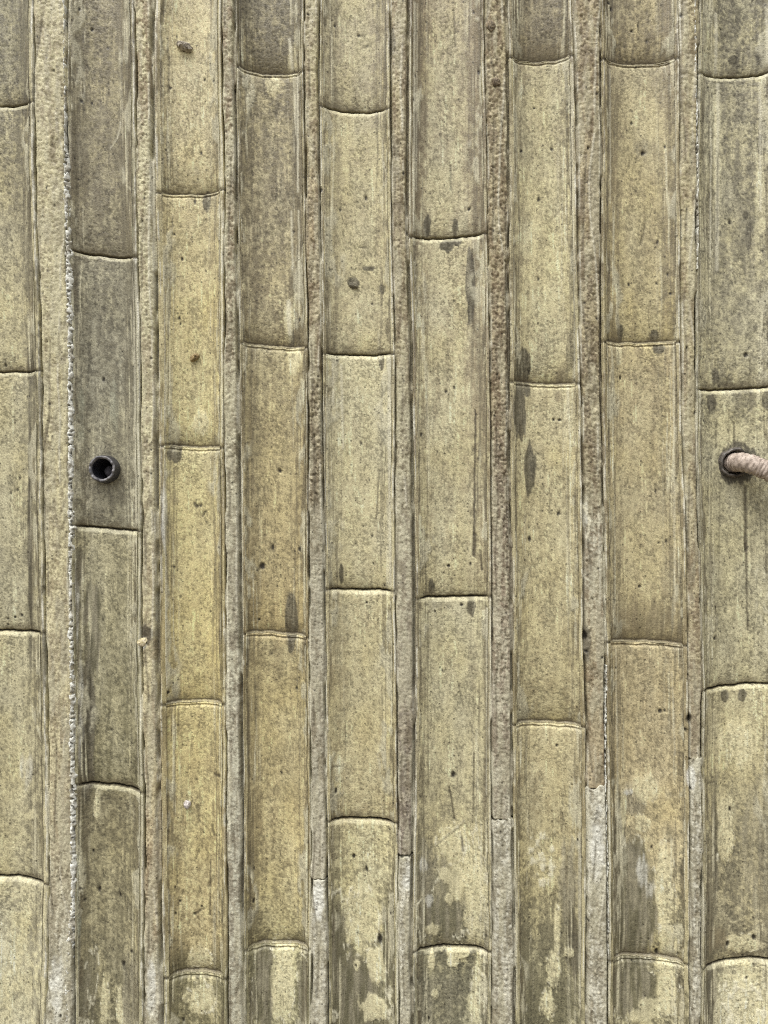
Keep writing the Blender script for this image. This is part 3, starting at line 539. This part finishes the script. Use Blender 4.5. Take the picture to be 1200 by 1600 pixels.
def build_lips(spec, parent_wall, y0, y1, fine, seed):
    """The raised rims along both sides of one cane column (one mesh): this is the column, its segments hang under it."""
    me_objs = []
    step = 2.6 if fine else 9.0
    nz = int((y1 - y0) / step)
    allv, allq, allc, allg = [], [], [], []
    off = 0
    for side in (0, 1):
        lw = spec['lw'][side]
        nx = 9 if fine else 6
        t = np.linspace(0, 1, nz); s = np.linspace(0, 1, nx)
        S, T = np.meshgrid(s, t)
        PY = y0 + (y1 - y0) * T
        wob = (fbm(PY / 60, PY * 0 + side, seed + 3, 3) - .5) * 3.5
        if side == 0:
            e = poly(spec['L'], PY); PX = e - .6 + (lw + .6) * S + wob * (S * (1 - S)) * 2
        else:
            e = poly(spec['R'], PY); PX = e + .6 - (lw + .6) * S + wob * (S * (1 - S)) * 2
        st = LIP.get(spec['id'], (.5, .5))[side]
        pk = .24 + .18 * (fbm(PY / 35, PY * 0 + 3, seed + 4, 2) - .5)
        st = LIP.get(spec['id'], (.5, .5))[side]
        ht = np.clip(5.6 - 3.6 * st + 12.0 * (fbm(PY / 120, PY * 0 + 9 + side, seed + 5, 3) - .5), .6, 5.5) + 1.2 * (fbm(PY / 7, PX / 5, seed + 6, 2) - .5)
        d = np.where(S < pk, 8.5 + (ht - 8.5) * np.sin(np.clip(S / pk, 0, 1) * np.pi / 2), ht + (5.6 - ht) * sstep(0, 1, (S - pk) / (1 - pk)))
        notch = np.zeros_like(PY)
        for a_, b_ in spec['nodes']:
            yn = a_ if side == 0 else b_
            notch = np.maximum(notch, np.exp(-((PY - yn) / 2.2) ** 2))
        d = d + notch * 3.2
        n = uni(.5 * fbm(PX / 3, PY / 40, seed + 7, 3) + .5 * fbm(PX / 4, PY / 9, seed + 8, 3), .08)
        lc = .5 * np.broadcast_to(lin(spec['lipc']), PX.shape + (3,)) + .5 * keyed(spec['keys'], 1, PY)
        lc = mix(lc, np.broadcast_to(lin((212, 206, 186)), lc.shape), sstep(.46, .56, fbm(PX / 2.0, PY / 60, seed + 21, 3)) * .95 * np.minimum(st, 1) * (np.abs(S - .3) < .3))  # sky glints along the rim painted as pale streaks
        dk = keyed(spec['keys'], 2, PY)
        cv = .42 + .5 * (fbm(PY / 90, PY * 0 + side * 5, seed + 9, 3) - .5) * 2
        col = mix(lc, dk, sstep(-.25, .25, cv - n) * .8)
        bl = apply_blobs(PX, PY, PX + (fbm(PX / 6, PY / 14, 903, 2) - .5) * 6, PY)
        for key, c in (('w', (214, 210, 198)), ('g', (112, 104, 86)), ('c', (150, 152, 128)), ('o', (106, 100, 70))):
            if key in bl:
                col = mix(col, np.broadcast_to(lin(c), col.shape), sstep(.3, .8, bl[key]) * .8)
        col = col * (1 - .3 * sstep(.62, .78, fbm(PX / 2.2, PY / 3, seed + 12, 2)))[..., None]
        col = mix(col, np.broadcast_to(lin((84, 74, 54)), col.shape), notch * .8)
        if fine: col, d = marks(PX, PY, col, d, seed + 70 + side, 0.0)
        v = np.stack([x_of(PX), d / 1000, z_of(PY)], -1)
        idx = np.arange(nz * nx).reshape(nz, nx) + off
        if side == 0:
            q = np.stack([idx[:-1, :-1], idx[1:, :-1], idx[1:, 1:], idx[:-1, 1:]], -1)
        else:
            q = np.stack([idx[:-1, 1:], idx[1:, 1:], idx[1:, :-1], idx[:-1, :-1]], -1)
        # carry the inner and outer border back into the wall
        bk = []
        for c in (0, nx - 1):
            b = v[:, c].copy(); b[:, 1] = BACK; bk.append(b)
        bi = [np.arange(nz) + off + nz * nx, np.arange(nz) + off + nz * nx + nz]
        ql = []
        for c, ii in ((0, bi[0]), (nx - 1, bi[1])):
            ql.append(np.stack([idx[:-1, c], idx[1:, c], ii[1:], ii[:-1]], -1))
        allv += [v.reshape(-1, 3)] + bk
        allq += [q.reshape(-1, 4)] + ql
        allc += [col.reshape(-1, 3), col[:, 0], col[:, -1]]
        off += nz * nx + 2 * nz
    v = np.concatenate(allv).astype(np.float32); q = np.concatenate(allq).astype(np.int32); c = np.concatenate(allc)
    me = bpy.data.meshes.new("cane_column")
    me.vertices.add(len(v)); me.vertices.foreach_set("co", v.ravel())
    me.loops.add(q.size); me.loops.foreach_set("vertex_index", q.ravel())
    me.polygons.add(len(q)); me.polygons.foreach_set("loop_start", np.arange(0, q.size, 4, dtype=np.int32))
    me.polygons.foreach_set("use_smooth", np.ones(len(q), dtype=bool))
    me.update(calc_edges=True)
    c4 = np.ones((len(v), 4), dtype=np.float32); c4[:, :3] = np.clip(albedo(c), .004, .8)
    me.attributes.new("tint", 'FLOAT_COLOR', 'POINT').data.foreach_set("color", c4.ravel())
    me.attributes.new("gloss", 'FLOAT', 'POINT').data.foreach_set("value", np.full(len(v), .40, dtype=np.float32))
    me.materials.append(M_WALL)
    return link(bpy.data.objects.new("cane_column", me), parent_wall)

def build_strip(sp, Lp, Rp, ytop, ybot, parent, fine, seed, name="mortar_strip", repair=False):
    """Mortar squeezed out between two columns; Lp is the right rim of the left column, Rp the left rim of the right one."""
    w = float(np.mean(poly(Rp, [0, 800, 1600]) - poly(Lp, [0, 800, 1600])))
    nx = max(9, int((w + 3) / (1.5 if fine else 5))); nz = max(6, int((ybot - ytop) / (1.6 if fine else 8)))
    s = np.linspace(0, 1, nx); t = np.linspace(0, 1, nz)
    S, T = np.meshgrid(s, t)
    PY = ytop + (ybot - ytop) * T
    if repair:
        PY = PY + (1 - T) ** 40 * (fbm(S * 3, S * 0, seed, 2) - .5) * 14
    xl = poly(Lp, PY) - .4; xr = poly(Rp, PY) + .4
    PX = xl + (xr - xl) * S
    k = sp['keys']
    light = keyed(k, 1, PY); dark = keyed(k, 2, PY); cov = keyed(k, 3, PY); rgh = keyed(k, 4, PY)
    if repair:
        light = np.broadcast_to(lin((196, 190, 172)), light.shape); dark = np.broadcast_to(lin((148, 140, 118)), light.shape)
        low = sstep(ytop + 60, ytop + 220, PY)
        cov = .36 + .26 * low; rgh = np.full_like(PY, 1.2)
    wx = PX + (fbm(PX / 7, PY / 9, 911, 3) - .5) * 10; wy = PY + (fbm(PX / 7, PY / 9, 912, 3) - .5) * 20
    fine_n = fbm(PX / 3.4, PY / 4.0, seed + 1, 3, .65); mot = fbm(PX / 10, PY / 16, seed + 2, 3); stk = fbm(PX / 5, PY / 60, seed + 3, 3)
    n = uni(.4 * fine_n + .3 * mot + .3 * stk, .065)
    m = sstep(-.25, .25, cov - n)
    col = mix(light * (1 + .3 * (fbm(PX / 18, PY / 50, seed + 4, 2) - .5))[..., None], dark, m * .95)
    rgh = rgh * .62 + .25
    rr = np.clip(rgh / 2.6, 0, 1)
    sm = sstep(.48, .62, fbm(PX / 9, PY / 60, seed + 18, 3))
    col = mix(col, np.broadcast_to(lin((176, 168, 140)), col.shape), sm * .55)
    rr = rr * (1 - .6 * sm)
    # exposed grit: reddish, dark and pale grains
    g = vnoise(PX / 2.6, PY / 2.8, seed + 21); g2 = vnoise(PX / 3.1, PY / 3.0, seed + 22)
    col = mix(col, np.broadcast_to(lin((88, 74, 54)), col.shape), sstep(.66, .86, g) * (.25 + .75 * rr) * .6)
    dirt = sstep(.50, .64, fbm(PX / 6, PY / 14, seed + 35, 3)) * sstep(.40, .6, fbm(PX / 14, PY / 60, seed + 36, 2))
    col = mix(col, np.broadcast_to(lin((118, 105, 80)), col.shape), dirt * .55)
    col = mix(col, np.broadcast_to(lin((214, 200, 168)), col.shape), sstep(.74, .90, g2) * (.3 + .6 * rr) * .6)
    bl = apply_blobs(PX, PY, wx, wy)
    for key, c, a in (('g', (112, 104, 86), .85), ('w', (216, 213, 204), .85), ('p', (70, 60, 46), .9), ('l', (204, 192, 150), .6)):
        if key in bl:
            col = mix(col, np.broadcast_to(lin(c), col.shape) * (1 + .3 * (fine_n - .5))[..., None], sstep(.25, .75, bl[key] * (.55 + .9 * mot)) * a)
    lo_ = sstep(500, 1000, PY)[..., None]
    col = col * 1.05 * (np.array([1.0, .99, .87]) * (1 - lo_) + np.array([1.0, 1.0, .95]) * lo_)
    # cross-section: groove on both sides, ragged shoulders
    dl = (PX - xl); dr = (xr - PX)
    gl = sp['gl'] + (fbm(PY / 60, PY * 0 + 1, seed + 5, 3) - .5) * 4.5 + (fbm(PY / 5, PX / 6, seed + 6, 2) - .5) * 2.2 * rr
    gr = sp['gr'] + (fbm(PY / 60, PY * 0 + 2, seed + 7, 3) - .5) * 4.5 + (fbm(PY / 5, PX / 6, seed + 8, 2) - .5) * 2.2 * rr
    sh = sstep(-.6, 2.2, dl - gl * .75) * sstep(-.6, 2.2, dr - gr * .75)
    top = .4 + bump_noise(PX, PY, seed + 9, .8, 14, 40) - (1.2 if repair else 0)
    top = top + bump_noise(PX, PY, seed + 17, 1.0 + .8 * rr, 5, 26) + .8 * rgh * ((fbm(PX / 4.2, PY / 4.8, seed + 10, 3, .6) - .5) * 2.2) - rr * 1.1 * sstep(.74, .9, g2) + (.3 + rr) * 1.5 * sstep(.62, .84, g) + dirt * .7
    crown = 1.4 * (2 * np.abs(S - .5)) ** 2
    floor = 4.5 + 8.5 * sstep(.36, .56, fbm(PY / 55 + np.round(S) * 40, PX / 30, seed + 16, 3))
    d = floor + (top + crown - floor) * sh + bump_noise(PX, PY, seed + 13, .5, 4, 14)
    # thin skin of slurry on the groove floor
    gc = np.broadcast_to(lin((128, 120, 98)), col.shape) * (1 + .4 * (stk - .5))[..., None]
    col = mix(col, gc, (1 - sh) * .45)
    ln = np.exp(-((sh - .55) / .28) ** 2) * sstep(.42, .54, fbm(PY / 60, PY * 0 + np.round(S) * 7, seed + 14, 3))  # highlights on the strip shoulders, painted in as pale lines
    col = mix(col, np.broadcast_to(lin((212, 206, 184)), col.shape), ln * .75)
    for q_ in range(2):
        xc = .25 + .5 * q_ + (fbm(PY / 150, PY * 0 + q_ * 5, seed + 33, 2) - .5) * .7
        l2 = np.exp(-((S - xc) * w / 1.5) ** 2) * sstep(.48, .6, fbm(PY / 70, PY * 0 + q_ * 9, seed + 34, 3))
        col = mix(col, np.broadcast_to(lin((206, 198, 172) if q_ else (104, 94, 72)), col.shape), l2 * .65); d = d + l2 * (-.9 if q_ else 1.2)
    d = d - ln * .8
    if fine:
        col, dd = marks(PX, PY, col, np.zeros_like(PX), seed + 60, .6 + 2 * float(rr.mean()))
        d = d + dd * 1.2
    glo = .50 + .36 * rr - .12 * ln
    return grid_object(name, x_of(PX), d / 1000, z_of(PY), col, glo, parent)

# ------------------------------------------------------------------ the ground in front of the wall
def build_ground():
    me = bpy.data.meshes.new("ground")
    n = 40
    e = np.concatenate([-np.geomspace(600, .5, n)[:], [0], np.geomspace(.5, 600, n)])
    X, Y = np.meshgrid(e, e)
    Zg = (fbm(X * 1.3 + 900, Y * 1.3 + 900, 4, 3) - .5) * .02 - .01
    idx = np.arange(X.size).reshape(X.shape)
    q = np.stack([idx[:-1, :-1], idx[:-1, 1:], idx[1:, 1:], idx[1:, :-1]], -1).reshape(-1, 4)
    me.from_pydata(np.stack([X, Y, Zg], -1).reshape(-1, 3).tolist(), [], q.tolist())
    me.materials.append(simple_material("trodden_earth", (92, 84, 70), (118, 108, 90), 6, .9, .01))
    o = link(bpy.data.objects.new("ground", me)); o['kind'] = 'structure'
build_ground()

# ------------------------------------------------------------------ the wall
WY0, WY1 = -700.0, 2350.0             # top and foot of the wall in its own millimetre scale
wall = bpy.data.objects.new("bamboo_relief_wall", None)
link(wall)
wall['label'] = "weathered buff and olive concrete wall ribbed with upright bamboo cane relief, filling the photo"
wall['category'] = "wall"
wall['kind'] = "thing"

def shifted(spec, dx, k):
    r = random.Random(k)
    base = dict(spec); base['id'] = 'x%d' % k
    base['L'] = [(y, x + dx) for y, x in spec['L']]; base['R'] = [(y, x + dx) for y, x in spec['R']]
    sh = r.uniform(-160, 160)
    base['nodes'] = [(a + sh, b + sh) for a, b in spec['nodes']]
    return base
cols = []
SPAN = 1304.0
NEX = 6
for j in range(NEX, 0, -1): cols.append((shifted(COLS[9 - j], -SPAN, 100 + j), False))
for c in COLS: cols.append((c, True))
for j in range(NEX): cols.append((shifted(COLS[j], SPAN, 200 + j), False))

for k_, (c_, f_) in enumerate(cols):            # no cane is quite straight
    yy = np.arange(WY0, WY1 + 9, 8.0)
    for sd_, key in ((0, 'L'), (1, 'R')):
        w_ = (fbm(yy / 130, yy * 0 + 7 * k_ + sd_, 61, 2) - .5) * 2.5 + (fbm(yy / 30, yy * 0 + 7 * k_ + sd_, 62, 3) - .5) * 1.6
        c_[key] = list(zip(yy.tolist(), (poly(c_[key], yy) + w_).tolist()))
strip_specs = []
for i in range(len(cols) - 1):
    a, b = cols[i][0], cols[i + 1][0]
    if cols[i][1] and cols[i + 1][1]:
        strip_specs.append((STRIPS[COLS.index(a)], a['R'], b['L'], True))
    else:
        strip_specs.append((dict(STRIPS[i % 8], repair=None, bead=None), a['R'], b['L'], False))

for ci, (spec, fine) in enumerate(cols):
    spec['nodes'] = [(800 + (a - 800) * 1.008, 800 + (b - 800) * 1.008) for a, b in spec['nodes']]    # joints lie in sunk faces
    colo = build_lips(spec, wall, WY0, WY1, fine, 1000 + ci * 17)
    nodes = list(spec['nodes'])
    r = random.Random(ci)
    while nodes[0][0] > WY0 + 500:
        st = r.uniform(400, 470); nodes.insert(0, (nodes[0][0] - st, nodes[0][0] - st + r.uniform(-5, 5)))
    while nodes[-1][0] < WY1 - 460:
        st = r.uniform(400, 480); nodes.append((nodes[-1][0] + st, nodes[-1][0] + st + r.uniform(-5, 5)))
    nodes = [(WY0, WY0)] + nodes + [(WY1, WY1)]
    first = next(i for i, nd in enumerate(nodes) if nd in spec['nodes'])
    for i in range(len(nodes) - 1):
        t, b = nodes[i], nodes[i + 1]
        vis = fine and b[0] > -25 and t[0] < 1625
        build_segment(spec, ci, t, b, i - first + 1, colo, vis, 2000 + ci * 97 + i * 11)

for i, (sp, Lp, Rp, fine) in enumerate(strip_specs):
    rt = sp['repair']
    if not fine:
        build_strip(sp, Lp, Rp, WY0, WY1, wall, False, 5000 + i * 19)
        continue
    # the piece over the frame, the piece in view, the paler patch at the foot
    build_strip(sp, Lp, Rp, WY0, -30, wall, False, 5000 + i * 19)
    end = rt if rt else 1640
    build_strip(sp, Lp, Rp, -30, end, wall, True, 5003 + i * 19)
    if rt:
        o = build_strip(sp, Lp, Rp, rt, 1640, wall, True, 5007 + i * 19, "repair_mortar", True)
        o['label'] = "paler grey patch of mortar at the foot of the strip"
    build_strip(sp, Lp, Rp, 1640, WY1, wall, False, 5011 + i * 19)

def lime_bead(pts, width, gaps, seed, parent):
    """Crusty lime that has oozed along a joint: a knobbly rope of many small bulges."""
    y0, y1 = pts[0][0], pts[-1][0]
    nz = int((y1 - y0) / 1.4); nx = 9
    T, S = np.meshgrid(np.linspace(0, 1, nz), np.linspace(-1, 1, nx), indexing='ij')
    PY = y0 + (y1 - y0) * T
    cx = poly(pts, PY) + (fbm(PY / 14, PY * 0, seed, 3) - .5) * 4
    wd = width * (.35 + 1.1 * fbm(PY / 9, PY * 0 + 4, seed + 1, 3))
    for g0, g1, sc in gaps:
        wd = np.where((PY > g0) & (PY < g1), wd * sc, wd)
    PX = cx + S * wd * .5
    knob = fbm(PX / 3, PY / 3.2, seed + 2, 3, .6)
    d = 6.5 - (1 - S ** 2) * (4.5 + 5 * (knob - .4)) - 1.0
    hole = sstep(.60, .72, fbm(PX / 3.0, PY / 3.6, seed + 3, 2))
    d = d + hole * 4
    col = mix(np.broadcast_to(lin((222, 219, 206)), PX.shape + (3,)), np.broadcast_to(lin((168, 160, 140)), PX.shape + (3,)), sstep(.48, .68, fbm(PX / 5, PY / 8, seed + 4, 3)))
    col = mix(col, np.broadcast_to(lin((58, 52, 42)), col.shape), hole * .8)
    o = grid_object("lime_crust", x_of(PX), d / 1000, z_of(PY), col, np.full(PX.shape, .7), parent)
    o['label'] = "white crusty line of lime along the edge of a bamboo column"
    return o
bead_pts = [(-25, 99), (0, 99), (270, 101), (400, 104), (530, 107), (800, 109), (1060, 109), (1300, 112), (1436, 111)]
lime_bead([p for p in bead_pts], 12.5, [(-30, 230, .4), (560, 640, .8)], 31, wall)
lime_bead([(1436, 110), (1520, 104), (1560, 103), (1640, 105)], 15, [], 37, wall)
lime_bead([(-25, 1087), (100, 1087), (250, 1091), (420, 1091)], 6, [(240, 420, .5)], 41, wall)
lime_bead([(1040, 948), (1235, 947), (1400, 951), (1500, 951)], 4, [(1240, 1500, .5)], 43, wall)

# body of the wall behind the relief, running on to both sides
def box(name, lo, hi, mat, parent=None):
    x0, y0, z0 = lo; x1, y1, z1 = hi
    v = [(x0, y0, z0), (x1, y0, z0), (x1, y1, z0), (x0, y1, z0), (x0, y0, z1), (x1, y0, z1), (x1, y1, z1), (x0, y1, z1)]
    f = [(0, 3, 2, 1), (4, 5, 6, 7), (0, 1, 5, 4), (1, 2, 6, 5), (2, 3, 7, 6), (3, 0, 4, 7)]
    me = bpy.data.meshes.new(name); me.from_pydata(v, [], f); me.materials.append(mat)
    return link(bpy.data.objects.new(name, me), parent)
M_CORE = simple_material("plain_concrete", (140, 132, 108), (176, 166, 132), 9, .85, .002)
box("wall_core", (-4.0, BACK - .004, -.05), (4.0, .40, z_of(WY0) + .06), M_CORE, wall)

# stones left in the cement skin
def stone(px, py, rx, ry, rz, depth, c1, c2, rot, seed):
    r = random.Random(seed)
    n, m = 12, 7
    v = [(0, -rz, 0)]
    for j in range(1, m):
        a = math.pi * j / m
        for i in range(n):
            b = 2 * math.pi * i / n
            k = 1 + r.uniform(-.22, .22)
            X, Zz = rx * math.sin(a) * math.cos(b) * k, ry * math.sin(a) * math.sin(b) * k
            v.append((X * math.cos(rot) - Zz * math.sin(rot), -rz * math.cos(a) * (1 + r.uniform(-.15, .15)), X * math.sin(rot) + Zz * math.cos(rot)))
    v.append((0, rz, 0))
    f = [(0, 1 + i, 1 + (i + 1) % n) for i in range(n)]
    for j in range(m - 2):
        for i in range(n):
            a, b = 1 + j * n + i, 1 + j * n + (i + 1) % n
            f.append((a, a + n, b + n, b))
    e = len(v) - 1; o = 1 + (m - 2) * n
    f += [(e, o + (i + 1) % n, o + i) for i in range(n)]
    v = [(x_of(px) + a / 1000, (depth + b) / 1000, z_of(py) + c / 1000) for a, b, c in v]
    me = bpy.data.meshes.new("embedded_stone"); me.from_pydata(v, [], f)
    me.materials.append(simple_material("grit_stone", c1, c2, 260, .8, .001))
    return link(bpy.data.objects.new("embedded_stone", me), wall)
stone(284, 63, 13, 7, 8, 15.5, (84, 76, 64), (186, 178, 160), -.4, 1)
stone(300, 555, 8, 5, 6, 16.5, (80, 66, 46), (170, 150, 108), .7, 2)
stone(289, 1263, 5.5, 6.5, 6, 15.5, (120, 112, 104), (214, 208, 204), .2, 3)
stone(552, 441, 8, 5, 4, 17, (84, 80, 66), (130, 124, 104), -.3, 4)
stone(768, 40, 8, 10, 5, 2, (84, 76, 62), (150, 136, 110), .3, 5)
stone(775, 127, 7, 8, 5, 2, (84, 74, 60), (140, 126, 102), .8, 6)
stone(222, 1003, 8, 7, 4, 2, (176, 164, 120), (222, 212, 186), .3, 7)

# ------------------------------------------------------------------ black drain pipe
def lathe(name, prof, n, centre, mat, parent, chip=None, smooth=True):
    """prof: list of (radius, y); closed surface of revolution about the wall normal, metres"""
    cx, cz = centre
    v, f = [], []
    for (r, y) in prof:
        for i in range(n):
            a = 2 * math.pi * i / n
            rr, yy = (r, y) if chip is None else chip(r, y, a)
            v.append((cx + rr * math.cos(a), yy, cz + rr * math.sin(a)))
    for j in range(len(prof) - 1):
        for i in range(n):
            k = (i + 1) % n
            f.append((j * n + i, (j + 1) * n + i, (j + 1) * n + k, j * n + k))
    me = bpy.data.meshes.new(name); me.from_pydata(v, [], f)
    if smooth:
        me.polygons.foreach_set("use_smooth", [True] * len(f))
    me.materials.append(mat); me.update()
    return link(bpy.data.objects.new(name, me), parent)
M_PIPE = simple_material("black_plastic", (34, 34, 40), (62, 62, 68), 90, .38, .0006, .5)
M_RIM = simple_material("scuffed_plastic", (70, 70, 74), (128, 126, 126), 120, .5, .0006, .5)
M_SILT = simple_material("dark_silt", (70, 68, 74), (104, 100, 104), 120, .8, .001)
pipe = bpy.data.objects.new("drain_pipe", None); link(pipe)
pipe.location = (x_of(160), .016, z_of(732.5))
pipe['label'] = "short black plastic drain pipe end poking out of the greyish bamboo column at left"
pipe['category'] = "pipe"
def chipper(r, y, a):
    j = 1 + .012 * math.sin(3 * a + 1) + .01 * math.sin(7 * a)
    yy = y
    if y < -.012:
        dd = abs((a - 4.55 + math.pi) % (2 * math.pi) - math.pi)
        yy += .004 * max(0, 1 - dd / .22) + .0008 * math.sin(9 * a) + .0006 * math.sin(17 * a + 2)
    return r * j, yy
lathe("tube", [(.0222, .03), (.0222, -.002), (.0216, -.012), (.0205, -.0185)], 64, (0, 0), M_PIPE, pipe, chipper)
lathe("rim", [(.0205, -.0185), (.0200, -.0200), (.0184, -.0204), (.0166, -.0192), (.0158, -.0165)], 64, (0, 0), M_RIM, pipe, chipper)
lathe("bore", [(.0158, -.0165), (.0154, .034), (.0, .034)], 64, (0, 0), M_PIPE, pipe, chipper)
lathe("silt", [(.0, .002), (.005, .003), (.009, .010), (.0115, .0335)], 24, (.0025, -.003), M_SILT, pipe)

# ------------------------------------------------------------------ ribbed hose
hose = bpy.data.objects.new("ribbed_hose", None); link(hose)
HX, HZ = x_of(1155), z_of(722)
hose.location = (HX, .016, HZ)
hose['label'] = "pale pinkish grey ribbed hose bending out of a dark hole at the right edge"
hose['category'] = "hose"
ctrl = [(-.002, .032, .000), (.000, .006, .000), (.003, -.012, .000), (.011, -.025, -.003), (.024, -.035, -.010), (.044, -.043, -.022), (.070, -.048, -.042), (.096, -.050, -.080), (.113, -.048, -.130),
        (.128, -.046, -.200), (.134, -.044, -.320), (.138, -.046, -.60), (.140, -.050, -1.0), (.146, -.070, -1.40), (.170, -.110, -1.56), (.240, -.180, -1.606), (.360, -.260, -1.612), (.520, -.300, -1.612)]
def catmull(P, per):
    P = [np.array(p) for p in P]; P = [2 * P[0] - P[1]] + P + [2 * P[-1] - P[-2]]
    out = []
    for i in range(1, len(P) - 2):
        for k in range(per):
            t = k / per
            out.append(.5 * ((2 * P[i]) + (-P[i - 1] + P[i + 1]) * t + (2 * P[i - 1] - 5 * P[i] + 4 * P[i + 1] - P[i + 2]) * t * t + (-P[i - 1] + 3 * P[i] - 3 * P[i + 1] + P[i + 2]) * t ** 3))
    out.append(P[-2]); return np.array(out)
path = catmull(ctrl, 60)
arc = np.concatenate([[0], np.cumsum(np.linalg.norm(np.diff(path, axis=0), axis=1))])
sa = np.concatenate([np.arange(0, .17, .0008), np.arange(.17, arc[-1], .006)])
P = np.stack([np.interp(sa, arc, path[:, i]) for i in range(3)], -1)
Tn = np.gradient(P, axis=0); Tn /= np.linalg.norm(Tn, axis=1)[:, None]
up = np.array([0.0, 0.0, 1.0]); n_prev = up - Tn[0] * np.dot(up, Tn[0]); n_prev /= np.linalg.norm(n_prev)
NS = 36; hv = []
r = random.Random(5)
for i in range(len(P)):
    nn = n_prev - Tn[i] * np.dot(n_prev, Tn[i]); nn /= np.linalg.norm(nn); n_prev = nn
    bb = np.cross(Tn[i], nn)
    for j in range(NS):
        a = 2 * math.pi * j / NS
        ph = sa[i] / .0058 + .35 * math.sin(sa[i] * 160) + .12 * math.sin(a)     # rings, unevenly spaced
        fr = ph - math.floor(ph)
        rib = .0016 * (1 - abs(2 * fr - 1) ** 3) if sa[i] < .17 else .0006
        wob = .0004 * math.sin(sa[i] * 410 + 2 * a) + .0003 * math.sin(sa[i] * 930 + 5 * a)
        hv.append(P[i] + (nn * math.cos(a) + bb * math.sin(a)) * (.0134 + rib + wob))
hf = []
for i in range(len(P) - 1):
    for j in range(NS):
        k = (j + 1) % NS
        hf.append((i * NS + j, i * NS + k, (i + 1) * NS + k, (i + 1) * NS + j))
hf.append(tuple(range(NS - 1, -1, -1))); hf.append(tuple((len(P) - 1) * NS + j for j in range(NS)))
me = bpy.data.meshes.new("hose_tube"); me.from_pydata([tuple(p) for p in hv], [], hf)
me.polygons.foreach_set("use_smooth", [True] * len(hf)); me.update()
me.materials.append(simple_material("dusty_plastic", (128, 115, 104), (190, 176, 163), 160, .62, .0006, .4))
link(bpy.data.objects.new("hose_tube", me), hose)
def ringchip(r, y, a):
    j = 1 + .05 * math.sin(2 * a + .5) + .03 * math.sin(5 * a + 1) + .02 * math.sin(11 * a)
    return r * j, y + .0008 * math.sin(4 * a) + .0006 * math.sin(9 * a + 1)
lathe("seal_ring", [(.0270, .006), (.0248, .0010), (.0228, -.0042), (.0208, -.0054), (.0192, -.0034), (.0184, .004), (.018, .038)], 56, (0, 0),
      simple_material("wet_sealant", (40, 37, 34), (104, 98, 90), 140, .45, .001, .5), hose, ringchip)
